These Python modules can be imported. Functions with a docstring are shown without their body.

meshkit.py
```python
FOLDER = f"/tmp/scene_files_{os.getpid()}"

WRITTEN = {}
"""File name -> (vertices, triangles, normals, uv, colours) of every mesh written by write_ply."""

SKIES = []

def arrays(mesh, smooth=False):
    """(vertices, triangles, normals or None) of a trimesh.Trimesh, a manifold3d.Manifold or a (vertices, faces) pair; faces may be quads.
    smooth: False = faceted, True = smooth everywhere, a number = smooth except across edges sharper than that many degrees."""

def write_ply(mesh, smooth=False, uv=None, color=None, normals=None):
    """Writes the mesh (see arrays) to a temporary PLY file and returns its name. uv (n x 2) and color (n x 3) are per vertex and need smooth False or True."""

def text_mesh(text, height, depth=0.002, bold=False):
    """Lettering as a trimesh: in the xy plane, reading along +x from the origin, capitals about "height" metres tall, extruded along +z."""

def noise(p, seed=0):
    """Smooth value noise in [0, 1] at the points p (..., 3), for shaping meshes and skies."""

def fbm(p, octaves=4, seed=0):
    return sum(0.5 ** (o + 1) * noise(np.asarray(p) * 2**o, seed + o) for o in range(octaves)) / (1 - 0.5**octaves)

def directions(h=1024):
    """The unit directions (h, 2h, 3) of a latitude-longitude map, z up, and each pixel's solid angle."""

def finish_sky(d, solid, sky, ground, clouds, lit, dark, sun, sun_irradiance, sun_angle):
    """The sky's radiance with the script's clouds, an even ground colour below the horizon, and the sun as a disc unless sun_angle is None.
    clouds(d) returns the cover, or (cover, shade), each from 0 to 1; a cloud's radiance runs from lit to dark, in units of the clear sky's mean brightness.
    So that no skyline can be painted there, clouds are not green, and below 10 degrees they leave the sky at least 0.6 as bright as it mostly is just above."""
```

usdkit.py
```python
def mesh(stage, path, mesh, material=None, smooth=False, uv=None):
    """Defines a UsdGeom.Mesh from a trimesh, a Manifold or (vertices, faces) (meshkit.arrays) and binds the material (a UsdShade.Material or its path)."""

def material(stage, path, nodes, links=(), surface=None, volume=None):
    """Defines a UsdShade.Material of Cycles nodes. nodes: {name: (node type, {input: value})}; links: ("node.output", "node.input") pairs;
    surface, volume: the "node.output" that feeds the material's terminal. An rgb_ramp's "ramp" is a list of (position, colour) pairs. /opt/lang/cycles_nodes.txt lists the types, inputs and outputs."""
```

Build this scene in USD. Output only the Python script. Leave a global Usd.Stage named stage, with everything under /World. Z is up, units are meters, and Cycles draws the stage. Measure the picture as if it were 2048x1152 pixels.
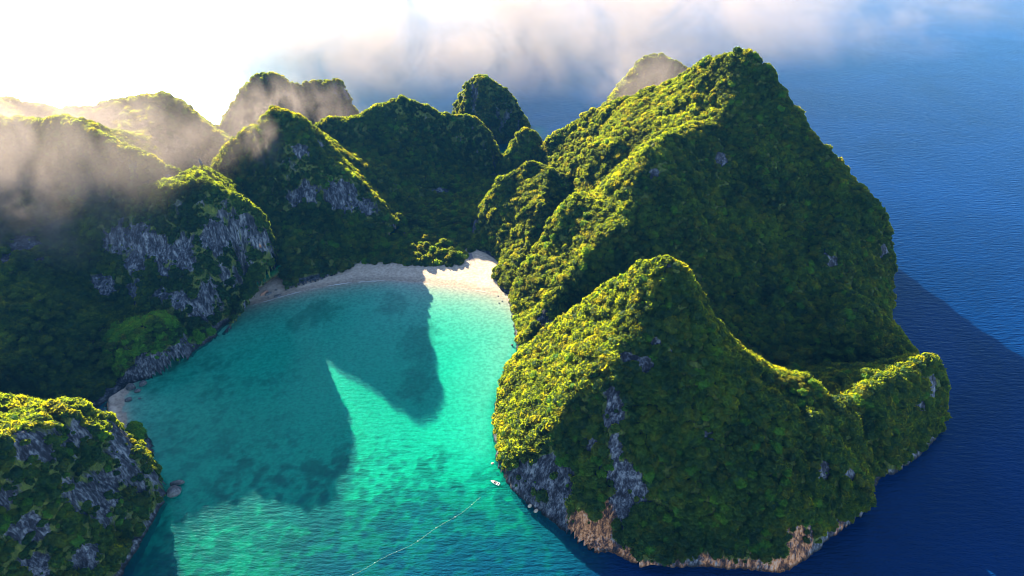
import math, random
import numpy as np, trimesh, usdkit, meshkit
from scipy.interpolate import LinearNDInterpolator
from scipy.ndimage import gaussian_filter, distance_transform_edt, map_coordinates
from scipy.spatial import cKDTree
from pxr import Gf, Sdf, Usd, UsdGeom, UsdLux, UsdShade, Vt

stage = Usd.Stage.CreateInMemory()
W = UsdGeom.Xform.Define(stage, '/World')
UsdGeom.Scope.Define(stage, '/World/Looks')
rng = np.random.default_rng(7)
random.seed(7)

# ------------------------------------------------------------------ camera, sky, sun, exposure
CAM_H, PITCH = 360.0, math.radians(33)
cam = UsdGeom.Camera.Define(stage, '/World/camera')
cam.AddTranslateOp().Set((0, 0, CAM_H))
cam.AddRotateXOp().Set(57.0)
cam.CreateHorizontalApertureAttr(36.0)
cam.CreateFocalLengthAttr(24.0)
cam.CreateClippingRangeAttr((1.0, 80000.0))
cam.CreateExposureAttr(2.75)
SUN_AZ, SUN_EL = math.radians(-30), math.radians(22.5)
SUN = np.array([math.sin(SUN_AZ) * math.cos(SUN_EL), math.cos(SUN_AZ) * math.cos(SUN_EL), math.sin(SUN_EL)])
dome = UsdLux.DomeLight.Define(stage, '/World/sky')
dome.CreateIntensityAttr(1.0)
sky_mat = usdkit.material(stage, '/World/Looks/sky', {
    'sky': ('sky_texture', {'sky_type': 'single_scattering', 'sun_disc': False, 'sun_elevation': SUN_EL, 'sun_rotation': SUN_AZ, 'altitude': 300.0, 'aerosol_density': 0.5, 'ozone_density': 2.0}),
    'bg': ('background_shader', {'strength': 0.07})}, [('sky.color', 'bg.color')], surface='bg.background')
UsdShade.MaterialBindingAPI.Apply(dome.GetPrim()).Bind(sky_mat)
sun = UsdLux.DistantLight.Define(stage, '/World/sun')
sun.CreateIntensityAttr(1.25)
sun.CreateAngleAttr(0.5)
sun.CreateNormalizeAttr(True)
sun.CreateColorAttr((1.0, 0.86, 0.60))
q = Gf.Rotation(Gf.Vec3d(0, 0, 1), Gf.Vec3d(*SUN))
sun.AddTransformOp().Set(Gf.Matrix4d().SetRotate(q))

# ------------------------------------------------------------------ helpers
CS, SN, F = math.cos(PITCH), math.sin(PITCH), 1024 / 0.75

def ray(px, py):
    r, u = (px - 1024) / F, (576 - py) / F
    return np.array([r, CS + SN * u, -SN + CS * u])

def P(px, py, z=None, y=None):
    """The place in the world seen at a point of the photograph, given its height or its distance."""
    d = ray(px, py)
    t = (z - CAM_H) / d[2] if z is not None else y / d[1]
    return np.array([d[0] * t, d[1] * t, CAM_H + d[2] * t])

used = {}
def path(name, parent=None):
    base = f'{parent.GetPath() if parent else "/World"}/{name}'
    n = used[base] = used.get(base, -1) + 1
    return base if n == 0 else f'{base}_{n:03d}'

def tag(prim, label=None, category=None, group=None, kind=None):
    for k, v in (('label', label), ('category', category), ('group', group), ('kind', kind)):
        if v:
            prim.SetCustomDataByKey(k, v)
    return prim

def obj(name, m, mat, parent=None, smooth=False):
    return usdkit.mesh(stage, path(name, parent), m, mat, smooth=smooth).GetPrim()

def thing(name, loc=(0, 0, 0), rotz=0.0):
    x = UsdGeom.Xform.Define(stage, path(name))
    x.AddTranslateOp().Set(tuple(map(float, loc)))
    x.AddRotateZOp().Set(float(rotz))
    return x.GetPrim()

def fbm2(x, y, scale, seed, octaves=4):
    p = np.stack([np.asarray(x) / scale, np.asarray(y) / scale, np.full(np.shape(x), 0.37 + seed)], -1)
    return meshkit.fbm(p, octaves, seed)

def fbm3(p, scale, seed, octaves=3):
    return meshkit.fbm(np.asarray(p) / np.asarray(scale), octaves, seed)

# ------------------------------------------------------------------ materials
def mat(name, *a, **k):
    return usdkit.material(stage, '/World/Looks/' + name, *a, **k)

# ------------------------------------------------------------------ the lie of the land: ridges, feet and breaks of every mountain
def Z(px, py, z): return P(px, py, z=z)
def Y(px, py, y): return P(px, py, y=y)
def V(x, y, z): return np.array([x, y, z], float)
def coast(*pts, z=-4.0): return [Z(a, b, 0) * [1, 1, 0] + [0, 0, z] for a, b in pts]

MOUNTAINS = {}
def mountain(key, label, lines, **k):
    MOUNTAINS[key] = dict(label=label, lines=lines, **k)

mountain('headland', 'jungle-covered foreground headland with bare grey and orange rock along its foot', [
    coast((1040, 712), (1018, 728), (1000, 745), (986, 800), (984, 880), (990, 930), (1020, 985), (1080, 1036), (1150, 1085), (1220, 1122), (1300, 1138), (1400, 1130), (1500, 1142), (1575, 1152), (1610, 1130), (1660, 1080), (1740, 1018), (1770, 965)),
    [V(250, 325, 8), V(225, 372, 22), V(185, 402, 26), V(150, 432, 32), V(110, 455, 28), V(60, 466, 10), V(20, 458, -3)],
    [Y(1340, 516, 378), Y(1270, 535, 387), Y(1200, 580, 397), Y(1150, 620, 405), Y(1100, 660, 413), Y(1030, 722, 427)],
    [Y(1345, 522, 376), Y(1340, 545, 373), Y(1270, 640, 353), Y(1238, 715, 334), Y(1150, 780, 329), Y(1085, 868, 318), Y(1035, 905, 322), Y(1004, 918, 325)],
    [Y(1238, 715, 334), Y(1226, 800, 316), Y(1226, 880, 299), Y(1245, 960, 284), Y(1232, 1030, 273), Y(1216, 1088, 264)],
    [Y(1345, 518, 377), Y(1380, 590, 361), Y(1430, 670, 344), Y(1470, 732, 336), Y(1520, 778, 328), Y(1600, 825, 315), Y(1650, 870, 305), Y(1700, 932, 295), Y(1735, 1000, 289)],
    [Y(1556, 778, 335), Y(1580, 748, 342), Y(1612, 748, 342), Y(1640, 780, 337)],
    [Z(1290, 1120, 7), Z(1400, 1112, 7), Z(1500, 1120, 8), Z(1560, 1100, 13), Z(1590, 1062, 19), Z(1640, 1062, 12), Z(1720, 1008, 9)],
    [Z(1000, 800, 9), Z(1000, 880, 10)], [Z(1120, 1040, 12), Z(1180, 1070, 15)], [Y(1160, 930, 300)], [Y(1450, 960, 279), Y(1560, 960, 279)]],
    relief=1.0)

mountain('main', 'tallest mountain, a jungle-clad ridge rising from the bay with one dark shaded face', [
    coast((1040, 725), (1027, 700), (1020, 640), (1014, 602)),
    [V(18, 560, 6), V(42, 610, 18), V(62, 680, 30), V(30, 780, 8), V(25, 830, -4), V(60, 880, -4), V(150, 900, -4), V(260, 800, -4), V(335, 720, -4), V(372, 640, -4), V(365, 560, -4), V(344, 500, -4), V(322, 452, -4)],
    [V(296, 436, 14), V(240, 418, 16), V(190, 416, 16), V(150, 430, 26), V(110, 458, 26), V(60, 468, 10)],
    [Y(1470, 106, 655), Y(1497, 104, 650), Y(1528, 124, 642), Y(1550, 172, 632), Y(1596, 220, 624), Y(1612, 262, 616), Y(1655, 304, 605), Y(1696, 340, 597), Y(1702, 374, 584)],
    [Y(1692, 386, 560), Y(1726, 384, 555), Y(1758, 412, 550), Y(1771, 448, 548), Y(1770, 488, 547), Y(1785, 505, 547), Y(1785, 555, 545), Z(1779, 590, 2)],
    [Y(1680, 430, 548), Y(1725, 440, 543)],
    [Y(1470, 106, 655), Y(1410, 122, 682), Y(1370, 150, 712), Y(1300, 180, 740), Y(1240, 197, 775), Y(1160, 240, 795), Y(1100, 272, 802), Y(1080, 292, 800)],
    [Y(1490, 110, 648), Y(1470, 180, 636), Y(1440, 235, 620), Y(1370, 265, 592), Y(1300, 290, 560), Y(1268, 345, 542), Y(1266, 430, 520), Y(1170, 510, 492), Y(1100, 600, 472), Z(1040, 708, 2)],
    [Y(1300, 290, 562), Y(1245, 350, 560), Y(1200, 392, 560), Y(1145, 390, 563), Y(1118, 420, 556), Y(1085, 480, 545), Y(1050, 540, 530), Z(1024, 606, 3)],
    [Y(1330, 225, 672), Y(1270, 270, 664), Y(1200, 300, 672), Y(1120, 320, 695)],
    [Y(1270, 305, 650), Y(1230, 345, 645), Y(1195, 375, 642), Y(1150, 400, 645), Y(1120, 440, 615)],
    [Y(1520, 420, 548)], [Y(1620, 430, 556)], [Y(1600, 560, 490), Y(1500, 560, 487), Y(1400, 500, 495)]], relief=1.15)

mountain('right_spur', 'low dark spur at the right end, with a sunlit crest above the open sea', [
    coast((1770, 968), (1800, 945), (1840, 920), (1882, 880), (1892, 850)),
    [V(340, 400, -4), V(342, 430, -4), V(332, 480, -4), V(318, 520, -3)],
    [V(285, 510, 50), V(240, 440, 18), V(205, 405, 18), V(212, 362, 24), V(235, 330, 12)],
    [Y(1735, 608, 455), Y(1790, 665, 448), Y(1822, 705, 438)],
    [Y(1735, 608, 455), Y(1660, 650, 435)],
    [Y(1868, 713, 386), Y(1882, 760, 388)], [Y(1868, 713, 386), Y(1820, 738, 374), Y(1750, 765, 352), Y(1680, 800, 328), Y(1640, 840, 314)],
    [Y(1620, 735, 424), Y(1700, 742, 420), Y(1780, 730, 424), Y(1830, 728, 412)], [Z(1860, 850, 10), Z(1800, 915, 10)]], relief=0.7)

mountain('streaked_cliff', 'sunlit cliff streaked with moss standing over the right end of the beach', [
    coast((1020, 606), (1000, 597), (978, 572), (954, 542), (944, 514)),
    [Z(940, 470, 2), Z(944, 440, 4), V(-36, 700, 2), V(-15, 735, 4), V(25, 745, 10), V(75, 720, 22), V(62, 650, 28), V(35, 590, 16)],
    [Y(957, 430, 657), Y(985, 380, 665), Y(1005, 350, 675), Y(1060, 328, 690), Y(1130, 345, 680), Y(1142, 375, 662)],
    [Y(1085, 410, 620), Y(1058, 480, 592), Y(1030, 540, 566)], [Y(970, 460, 640), Y(985, 530, 605)], [Y(1010, 400, 650)]], relief=0.9)

mountain('cone', 'small pointed cone beside the narrow sea inlet', [
    coast((988, 352), (1000, 330)), [V(-22, 860, -4), V(5, 890, -4), V(45, 870, -3), V(60, 810, 5), V(20, 770, 8), V(-10, 775, 4)],
    [Y(1020, 300, 822), Y(1038, 268, 830), Y(1050, 256, 832), Y(1065, 260, 834), Y(1085, 285, 830)], [Y(1005, 335, 805)]], relief=0.5)

mountain('misty_hill', 'rounded hill in thin mist behind the tallest mountain', [
    [V(70, 860, -4), V(90, 950, -4), V(180, 990, -4), V(270, 930, -4), V(280, 840, -4), V(190, 780, 30), V(100, 800, 10)],
    [Y(1235, 192, 862), Y(1255, 160, 870), Y(1285, 120, 878), Y(1315, 108, 880), Y(1350, 118, 882), Y(1378, 142, 880), Y(1400, 170, 878)]], relief=0.6)

mountain('sea_stack', 'lone jungle-topped rock island in the sea behind the bay', [
    coast((896, 255), (920, 280), (985, 291), (1035, 286), (1064, 268)), [V(52, 1000, -4), V(10, 1035, -4), V(-50, 1035, -4), V(-100, 1010, -4), V(-100, 975, -4)],
    [Y(905, 225, 992), Y(915, 195, 988), Y(935, 162, 974), Y(955, 149, 964), Y(985, 163, 960), Y(1020, 185, 955), Y(1047, 214, 950), Y(1055, 245, 949), Y(1057, 265, 949)], [Y(955, 150, 962), Y(974, 205, 944), Y(968, 245, 940)]], relief=0.6)

mountain('wall', 'broad shaded wall with a lit rim across the head of the valley', [
    [Z(985, 352, 0), Z(930, 385, 8), Z(870, 402, 10), Z(800, 415, 16), Z(765, 425, 25), Y(720, 380, 700)],
    [V(-8, 862, -4), V(-30, 915, -4), V(-100, 940, -4), V(-200, 930, -4), V(-270, 880, 10), V(-270, 790, 40)],
    [Y(632, 268, 775), Y(650, 242, 780), Y(668, 233, 785), Y(690, 240, 790), Y(720, 238, 797), Y(750, 218, 805), Y(800, 196, 815), Y(840, 205, 820), Y(880, 225, 827), Y(930, 231, 835), Y(955, 238, 838), Y(972, 262, 837), Y(980, 290, 835), Y(986, 335, 831)],
    [Y(850, 340, 770), Y(940, 320, 825)], [Y(790, 320, 770)], [Y(700, 300, 765)], [Y(860, 280, 806)]], relief=0.8)

mountain('peak', 'pointed peak in the middle with a sunlit crest and shaded grey cliff', [
    [Z(800, 440, 10), Z(760, 490, 6), Z(722, 527, 2), Z(640, 556, 1), Z(570, 574, 1), Z(528, 590, 0), Z(500, 604, 0)],
    [V(-280, 560, 20), V(-330, 640, 40), V(-340, 720, 30), V(-300, 780, 30), V(-220, 790, 50), V(-140, 745, 40), V(-110, 690, 16)],
    [Y(415, 352, 680), Y(430, 325, 680), Y(470, 283, 675), Y(520, 243, 672), Y(545, 224, 669), Y(560, 222, 668), Y(592, 232, 669), Y(625, 266, 670), Y(660, 318, 668), Y(700, 354, 660), Y(765, 405, 646), Y(785, 425, 645)],
    [Y(580, 268, 656), Y(645, 312, 652), Y(672, 340, 650)],
    [Y(480, 430, 620), Y(560, 432, 616), Y(640, 442, 620), Y(740, 445, 636)],
    [Y(690, 320, 715), Y(640, 272, 740)], [Z(700, 525, 10), Z(640, 545, 10), Z(560, 566, 10)]], relief=0.9)

mountain('left_bluff', 'broad shaded bluff with sunlit rim trees and bare rock bands left of the bay', [
    coast((505, 606), (490, 628), (455, 652), (430, 682), (400, 688), (380, 690), z=-3),
    [V(-330, 470, 8), V(-370, 480, 12), V(-420, 500, 25), V(-440, 560, 40), V(-450, 620, 45), V(-380, 660, 50), V(-300, 660, 55), V(-240, 600, 40)],
    [Y(162, 430, 552), Y(168, 415, 552), Y(190, 408, 550), Y(240, 400, 546), Y(300, 388, 543), Y(345, 375, 541), Y(370, 368, 540), Y(420, 375, 540), Y(455, 385, 540), Y(500, 412, 540), Y(520, 432, 540), Y(545, 472, 540), Y(550, 500, 540)],
    [Y(370, 368, 540), Y(384, 350, 560), Y(398, 333, 580), Y(430, 352, 615), Y(470, 372, 625)],
    [Y(500, 540, 526), Y(400, 560, 503), Y(300, 560, 503), Y(220, 560, 508)], [Y(470, 595, 516), Y(420, 640, 494)], [Z(240, 640, 14), Z(180, 600, 25)],
    [Y(450, 470, 526), Y(350, 470, 524), Y(230, 470, 530)]], relief=1.0)

mountain('misty_range', 'brown backlit range half hidden in mist on the left', [
    [V(-300, 760, 20), V(-330, 860, 0), V(-400, 930, -4), V(-550, 950, -4), V(-850, 950, -4), V(-950, 800, 30), V(-800, 560, 60), V(-600, 560, 62), V(-450, 555, 52), V(-390, 540, 50), V(-320, 545, 60), V(-290, 600, 60), V(-330, 660, 48)],
    [Y(-120, 200, 715), Y(0, 203, 720), Y(60, 208, 722), Y(100, 222, 724), Y(180, 233, 726), Y(215, 214, 735), Y(290, 190, 755), Y(330, 188, 755), Y(365, 214, 750), Y(410, 252, 742), Y(436, 298, 728), Y(440, 335, 715)],
    [Y(80, 240, 610), Y(150, 250, 600), Y(215, 286, 582), Y(270, 303, 577), Y(340, 325, 577), Y(366, 355, 572)],
    [Y(-150, 222, 615), Y(-60, 235, 618), Y(20, 245, 615), Y(80, 240, 610)], [Y(100, 290, 680), Y(300, 280, 690)]], relief=1.1)

mountain('twin_rocks', 'pair of brown misty rock hills rising from the sea behind the pointed peak', [
    [V(-445, 930, -4), V(-350, 895, -4), V(-260, 905, -4), V(-218, 950, -4), V(-225, 1010, -4), V(-330, 1045, -4), V(-420, 1025, -4), V(-450, 980, -4)],
    [Y(448, 256, 938), Y(458, 230, 942), Y(485, 182, 955), Y(505, 158, 960), Y(525, 144, 961), Y(545, 142, 961), Y(570, 152, 962), Y(592, 172, 965), Y(615, 166, 968), Y(640, 160, 971), Y(676, 152, 972), Y(687, 168, 970), Y(700, 232, 957), Y(703, 245, 955)],
    [Y(560, 230, 930)]], relief=0.7)

mountain('left_slope', 'dark jungle slope on the left running down to the small beach', [
    [V(-900, 640, 90), V(-760, 420, 70), V(-620, 330, 60), V(-470, 372, 22), V(-400, 380, 10), V(-345, 374, 2), V(-322, 374, 0.8)],
    [Z(212, 806, 0.5), Z(240, 792, 0), Z(262, 770, 0), Z(300, 740, 1), Z(370, 690, 2)], [V(-280, 480, 6), V(-350, 520, 25), V(-380, 600, 40), V(-420, 660, 55), V(-600, 680, 70)],
    [Z(0, 450, 72), Z(100, 470, 62)], [Z(0, 600, 52), Z(100, 600, 42), Z(200, 620, 24)], [Z(0, 740, 34), Z(100, 735, 22), Z(190, 745, 8)]], relief=1.0)

mountain('tree_knoll', 'low rock knoll with a cap of bright green trees left of the bay', [
    coast((386, 672), (386, 690), (374, 722), (340, 742), (300, 756), (270, 765), (255, 776), z=-3),
    [V(-360, 430, 4), V(-350, 490, 12), V(-290, 500, 10), V(-255, 480, 2)],
    [Y(362, 645, 457), Y(320, 634, 456), Y(280, 654, 447), Y(250, 688, 436)],
    [Y(382, 662, 469), Y(366, 682, 449), Y(340, 696, 437), Y(308, 710, 429), Y(272, 722, 424), Y(255, 712, 428)], [Y(330, 672, 446)]], relief=0.6)

mountain('left_headland', 'steep rocky headland in the lower left corner with a thin sunlit edge', [
    coast((250, 846), (262, 870), (290, 915), (312, 940), (334, 968), (336, 996), (300, 1050), (270, 1080), (246, 1106), (236, 1152), (226, 1210)),
    [V(-300, 180, -4), V(-420, 140, -4)], [V(-560, 240, 40), V(-520, 380, 30), V(-400, 392, 6), V(-330, 384, -2)],
    [Y(-200, 960, 235), Y(-80, 910, 245), Y(0, 878, 256), Y(60, 850, 269), Y(100, 828, 283), Y(135, 814, 297), Y(180, 828, 307), Y(215, 845, 315), Y(250, 872, 315), Y(290, 932, 307), Y(318, 968, 303)],
    [Y(-100, 800, 305), Y(0, 797, 303), Y(60, 802, 303), Y(130, 810, 307)],
    [Y(0, 1152, 215), Y(-150, 1152, 205)], [Y(100, 1040, 247), Y(200, 990, 272), Y(160, 930, 286)], [Z(310, 990, 9), Z(280, 1045, 9), Z(240, 1080, 12), Z(215, 1140, 10)]], relief=1.0)

mountain('islet', 'small green rock islet tucked against the lower left headland', [
    coast((246, 840), (256, 826), (276, 836), (294, 858), (308, 884), (314, 914), z=-3), [V(-245, 322, -3), V(-268, 340, -3), V(-285, 360, -3), V(-290, 372, -3)],
    [Z(260, 838, 5), Z(276, 858, 8), Z(292, 880, 8), Z(300, 898, 5)]], relief=0.3)

mountain('valley', 'flat forest floor of the valley between beach and wall', [
    [Z(718, 528, 1.6), Z(760, 530, 1.6), Z(820, 532, 1.6), Z(880, 537, 1.6), Z(926, 533, 1.6), Z(933, 508, 2), Z(950, 500, 2.2), Z(962, 470, 4)],
    [Z(985, 380, 4), Z(1000, 352, 0.3), Z(985, 349, 0.3), Z(925, 380, 8), Z(870, 398, 10), Z(790, 415, 14), Z(740, 480, 12)], [Z(880, 460, 6), Z(820, 490, 5)]], relief=0.25)

RES = 2.0
def densify(line, step=6.0):
    line = np.asarray(line, float)
    if len(line) < 2:
        return line
    out = []
    for a, b in zip(line[:-1], line[1:]):
        n = max(1, int(np.linalg.norm(b - a) / step))
        out.append(a + (b - a) * np.linspace(0, 1, n, endpoint=False)[:, None])
    return np.vstack(out + [line[-1:]])

GX0, GY0, GX1, GY1 = -960.0, 120.0, 400.0, 1070.0
NX, NY = int((GX1 - GX0) / RES) + 1, int((GY1 - GY0) / RES) + 1
gx, gy = np.meshgrid(GX0 + np.arange(NX) * RES, GY0 + np.arange(NY) * RES)
TOP = np.full(gx.shape, -60.0)
for k, (key, m) in enumerate(MOUNTAINS.items()):
    pts = np.vstack([densify(l) for l in m['lines']])
    lo, hi = pts[:, :2].min(0) - 6, pts[:, :2].max(0) + 6
    i0, i1 = [int(np.clip((v - GX0) / RES, 0, NX - 1)) for v in (lo[0], hi[0])]
    j0, j1 = [int(np.clip((v - GY0) / RES, 0, NY - 1)) for v in (lo[1], hi[1])]
    sl = (slice(j0, j1 + 1), slice(i0, i1 + 1))
    x, y = gx[sl], gy[sl]
    _, first = np.unique(np.round(pts[:, :2], 1), axis=0, return_index=True)
    z = LinearNDInterpolator(pts[first][:, :2], pts[first][:, 2])(x, y)
    inside = ~np.isnan(z)
    z = np.where(inside, z, -8.0)
    s = gaussian_filter(z, 1.2)
    rel = m['relief']
    big = fbm2(x, y, 46, k * 3 + 1, 3) - 0.5
    cut = 1 - np.abs(2 * fbm2(x, y, 26, k * 3 + 2, 2) - 1)              # sharp little ribs and gullies
    amp = np.clip((s - 1.0) / 14.0, 0, 1)
    s = s + amp * rel * (14.0 * big + 9.0 * (cut - 0.72))
    s = np.where(inside | (z > -8), s, -8.0)
    m.update(sl=sl, z=s)
    TOP[sl] = np.maximum(TOP[sl], s)

def ground(x, y):
    return map_coordinates(TOP, [(np.asarray(y) - GY0) / RES, (np.asarray(x) - GX0) / RES], order=1, mode='nearest')

def hit(px, py, step=0.8):
    """Where the line of sight through a point of the photograph meets the land or the sea."""
    d = ray(px, py)
    t = np.arange(150, 1500, step)
    p = np.array([0, 0, CAM_H]) + t[:, None] * d
    below = np.nonzero(p[:, 2] <= np.maximum(ground(p[:, 0], p[:, 1]), 0))[0]
    return p[below[0]] if len(below) else p[-1]
#=====LAND-END

# ------------------------------------------------------------------ materials of the land
def noise(scale, detail=3, rough=0.55, **k): return ('noise_texture', {'scale': scale, 'detail': detail, 'roughness': rough, **k})

terrain_mat = mat('limestone_and_moss', {
    'geo': ('geometry', {}), 'rock': ('attribute', {'attribute': 'rock'}), 'wet': ('attribute', {'attribute': 'rust'}),
    'mapv': ('mapping', {'scale': (0.22, 0.22, 0.045)}), 'mapr': ('mapping', {'scale': (1.0, 1.0, 0.25)}),
    'n1a': noise(1.0, 5, 0.65), 'n1b': noise(3.3, 4, 0.7), 'n1h': ('math', {'math_type': 'multiply', 'value2': 0.5}), 'n1': ('math', {'math_type': 'multiply_add', 'value2': 0.5}), 'n2': noise(0.55, 4, 0.7), 'n3': noise(0.06, 2), 'n4': noise(0.9, 4, 0.7),
    'stone': ('rgb_ramp', {'ramp': [(0.38, (0.004, 0.004, 0.008)), (0.47, (0.014, 0.015, 0.024)), (0.52, (0.042, 0.046, 0.062)), (0.58, (0.11, 0.115, 0.135)), (0.7, (0.24, 0.238, 0.245))]}),
    'rusty': ('rgb_ramp', {'ramp': [(0.0, (0.06, 0.03, 0.02)), (0.40, (0.012, 0.009, 0.012)), (0.48, (0.11, 0.045, 0.025)), (0.53, (0.38, 0.15, 0.06)), (0.6, (0.42, 0.23, 0.15)), (0.75, (0.50, 0.38, 0.31))]}),
    'moss': ('rgb_ramp', {'ramp': [(0.25, (0.014, 0.03, 0.010)), (0.5, (0.045, 0.065, 0.012)), (0.75, (0.12, 0.12, 0.018))]}),
    'rsel': ('map_range', {'from_min': 0.35, 'from_max': 0.62, 'clamp': True}),
    'radd': ('math', {'math_type': 'add'}), 'roff': ('math', {'math_type': 'multiply_add', 'value2': 0.75, 'value3': -0.36}),
    'wadd': ('math', {'math_type': 'multiply'}), 'wsel': ('map_range', {'from_min': 0.4, 'from_max': 0.6, 'clamp': True}),
    'mixr': ('mix_color', {}), 'mixm': ('mix_color', {}), 'pz': ('separate_xyz', {}), 'tide': ('map_range', {'from_min': 0.6, 'from_max': 2.2, 'to_min': 0.22, 'to_max': 1.0, 'clamp': True}), 'band': ('mix_color', {'blend_type': 'multiply', 'fac': 1.0}),
    'hsum': ('math', {'math_type': 'add'}),
    'bump': ('bump', {'strength': 0.9, 'distance': 1.6}),
    'p': ('principled_bsdf', {'roughness': 0.9, 'specular_ior_level': 0.2}),
}, [('geo.position', 'mapv.vector'), ('geo.position', 'mapr.vector'), ('mapv.vector', 'n1a.vector'), ('mapv.vector', 'n1b.vector'), ('n1b.fac', 'n1h.value1'), ('n1a.fac', 'n1.value1'), ('n1h.value', 'n1.value3'), ('mapr.vector', 'n2.vector'), ('geo.position', 'n3.vector'), ('mapr.vector', 'n4.vector'),
    ('n1.value', 'stone.fac'), ('n1.value', 'rusty.fac'), ('n2.fac', 'moss.fac'),
    ('n4.fac', 'roff.value1'), ('rock.fac', 'radd.value1'), ('roff.value', 'radd.value2'), ('radd.value', 'rsel.value'),
    ('wet.fac', 'wadd.value1'), ('n2.fac', 'wadd.value2'), ('wadd.value', 'wsel.value'),
    ('wsel.result', 'mixr.fac'), ('stone.color', 'mixr.a'), ('rusty.color', 'mixr.b'),
    ('rsel.result', 'mixm.fac'), ('moss.color', 'mixm.a'), ('mixr.result', 'mixm.b'),
    ('n1.value', 'hsum.value1'), ('n2.fac', 'hsum.value2'), ('hsum.value', 'bump.height'), ('bump.normal', 'p.normal'), ('geo.position', 'pz.vector'), ('pz.z', 'tide.value'), ('mixm.result', 'band.a'), ('tide.result', 'band.b'), ('band.result', 'p.base_color')], surface='p.BSDF')

def leaf_mat(name, dark, mid, light, glow):
    return mat(name, {
        'geo': ('geometry', {}), 'n': noise(0.035, 3, 0.6), 'f': noise(0.5, 2), 'sum': ('math', {'math_type': 'multiply_add', 'value2': 0.45}), 'm2': ('math', {'math_type': 'multiply', 'value2': 0.62}),
        'ramp': ('rgb_ramp', {'ramp': [(0.3, dark), (0.52, mid), (0.72, light)]}),
        'glow': ('rgb_ramp', {'ramp': [(0.3, tuple(0.35 * c for c in glow)), (0.52, tuple(0.7 * c for c in glow)), (0.72, glow)]}),
        'd': ('diffuse_bsdf', {}), 't': ('translucent_bsdf', {}), 'mix': ('mix_closure', {'fac': 0.45}), 'g': ('glossy_bsdf', {'roughness': 0.5}), 'out': ('mix_closure', {'fac': 0.009})},
        [('geo.position', 'n.vector'), ('geo.position', 'f.vector'), ('f.fac', 'sum.value1'), ('n.fac', 'm2.value1'), ('m2.value', 'sum.value3'), ('sum.value', 'ramp.fac'), ('sum.value', 'glow.fac'), ('glow.color', 't.color'),
         ('ramp.color', 'd.color'), ('d.BSDF', 'mix.closure1'), ('t.BSDF', 'mix.closure2'), ('mix.closure', 'out.closure1'), ('g.BSDF', 'out.closure2')], surface='out.closure')

LEAVES = [leaf_mat('leaves_dark', (0.0015, 0.013, 0.010), (0.004, 0.028, 0.012), (0.030, 0.072, 0.010), (0.37, 0.48, 0.008)),
          leaf_mat('leaves_green', (0.002, 0.020, 0.012), (0.008, 0.044, 0.012), (0.040, 0.095, 0.010), (0.54, 0.60, 0.008)),
          leaf_mat('leaves_olive', (0.003, 0.024, 0.012), (0.018, 0.050, 0.011), (0.055, 0.100, 0.009), (0.72, 0.64, 0.008)),
          leaf_mat('leaves_bright', (0.010, 0.060, 0.010), (0.024, 0.105, 0.010), (0.065, 0.145, 0.010), (0.52, 0.66, 0.010)),
          leaf_mat('leaves_fresh', (0.035, 0.13, 0.012), (0.055, 0.18, 0.012), (0.085, 0.19, 0.012), (0.40, 0.60, 0.010))]
bark = mat('bark', {'p': ('principled_bsdf', {'base_color': (0.12, 0.09, 0.065), 'roughness': 0.9})}, [], surface='p.BSDF')
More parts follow.
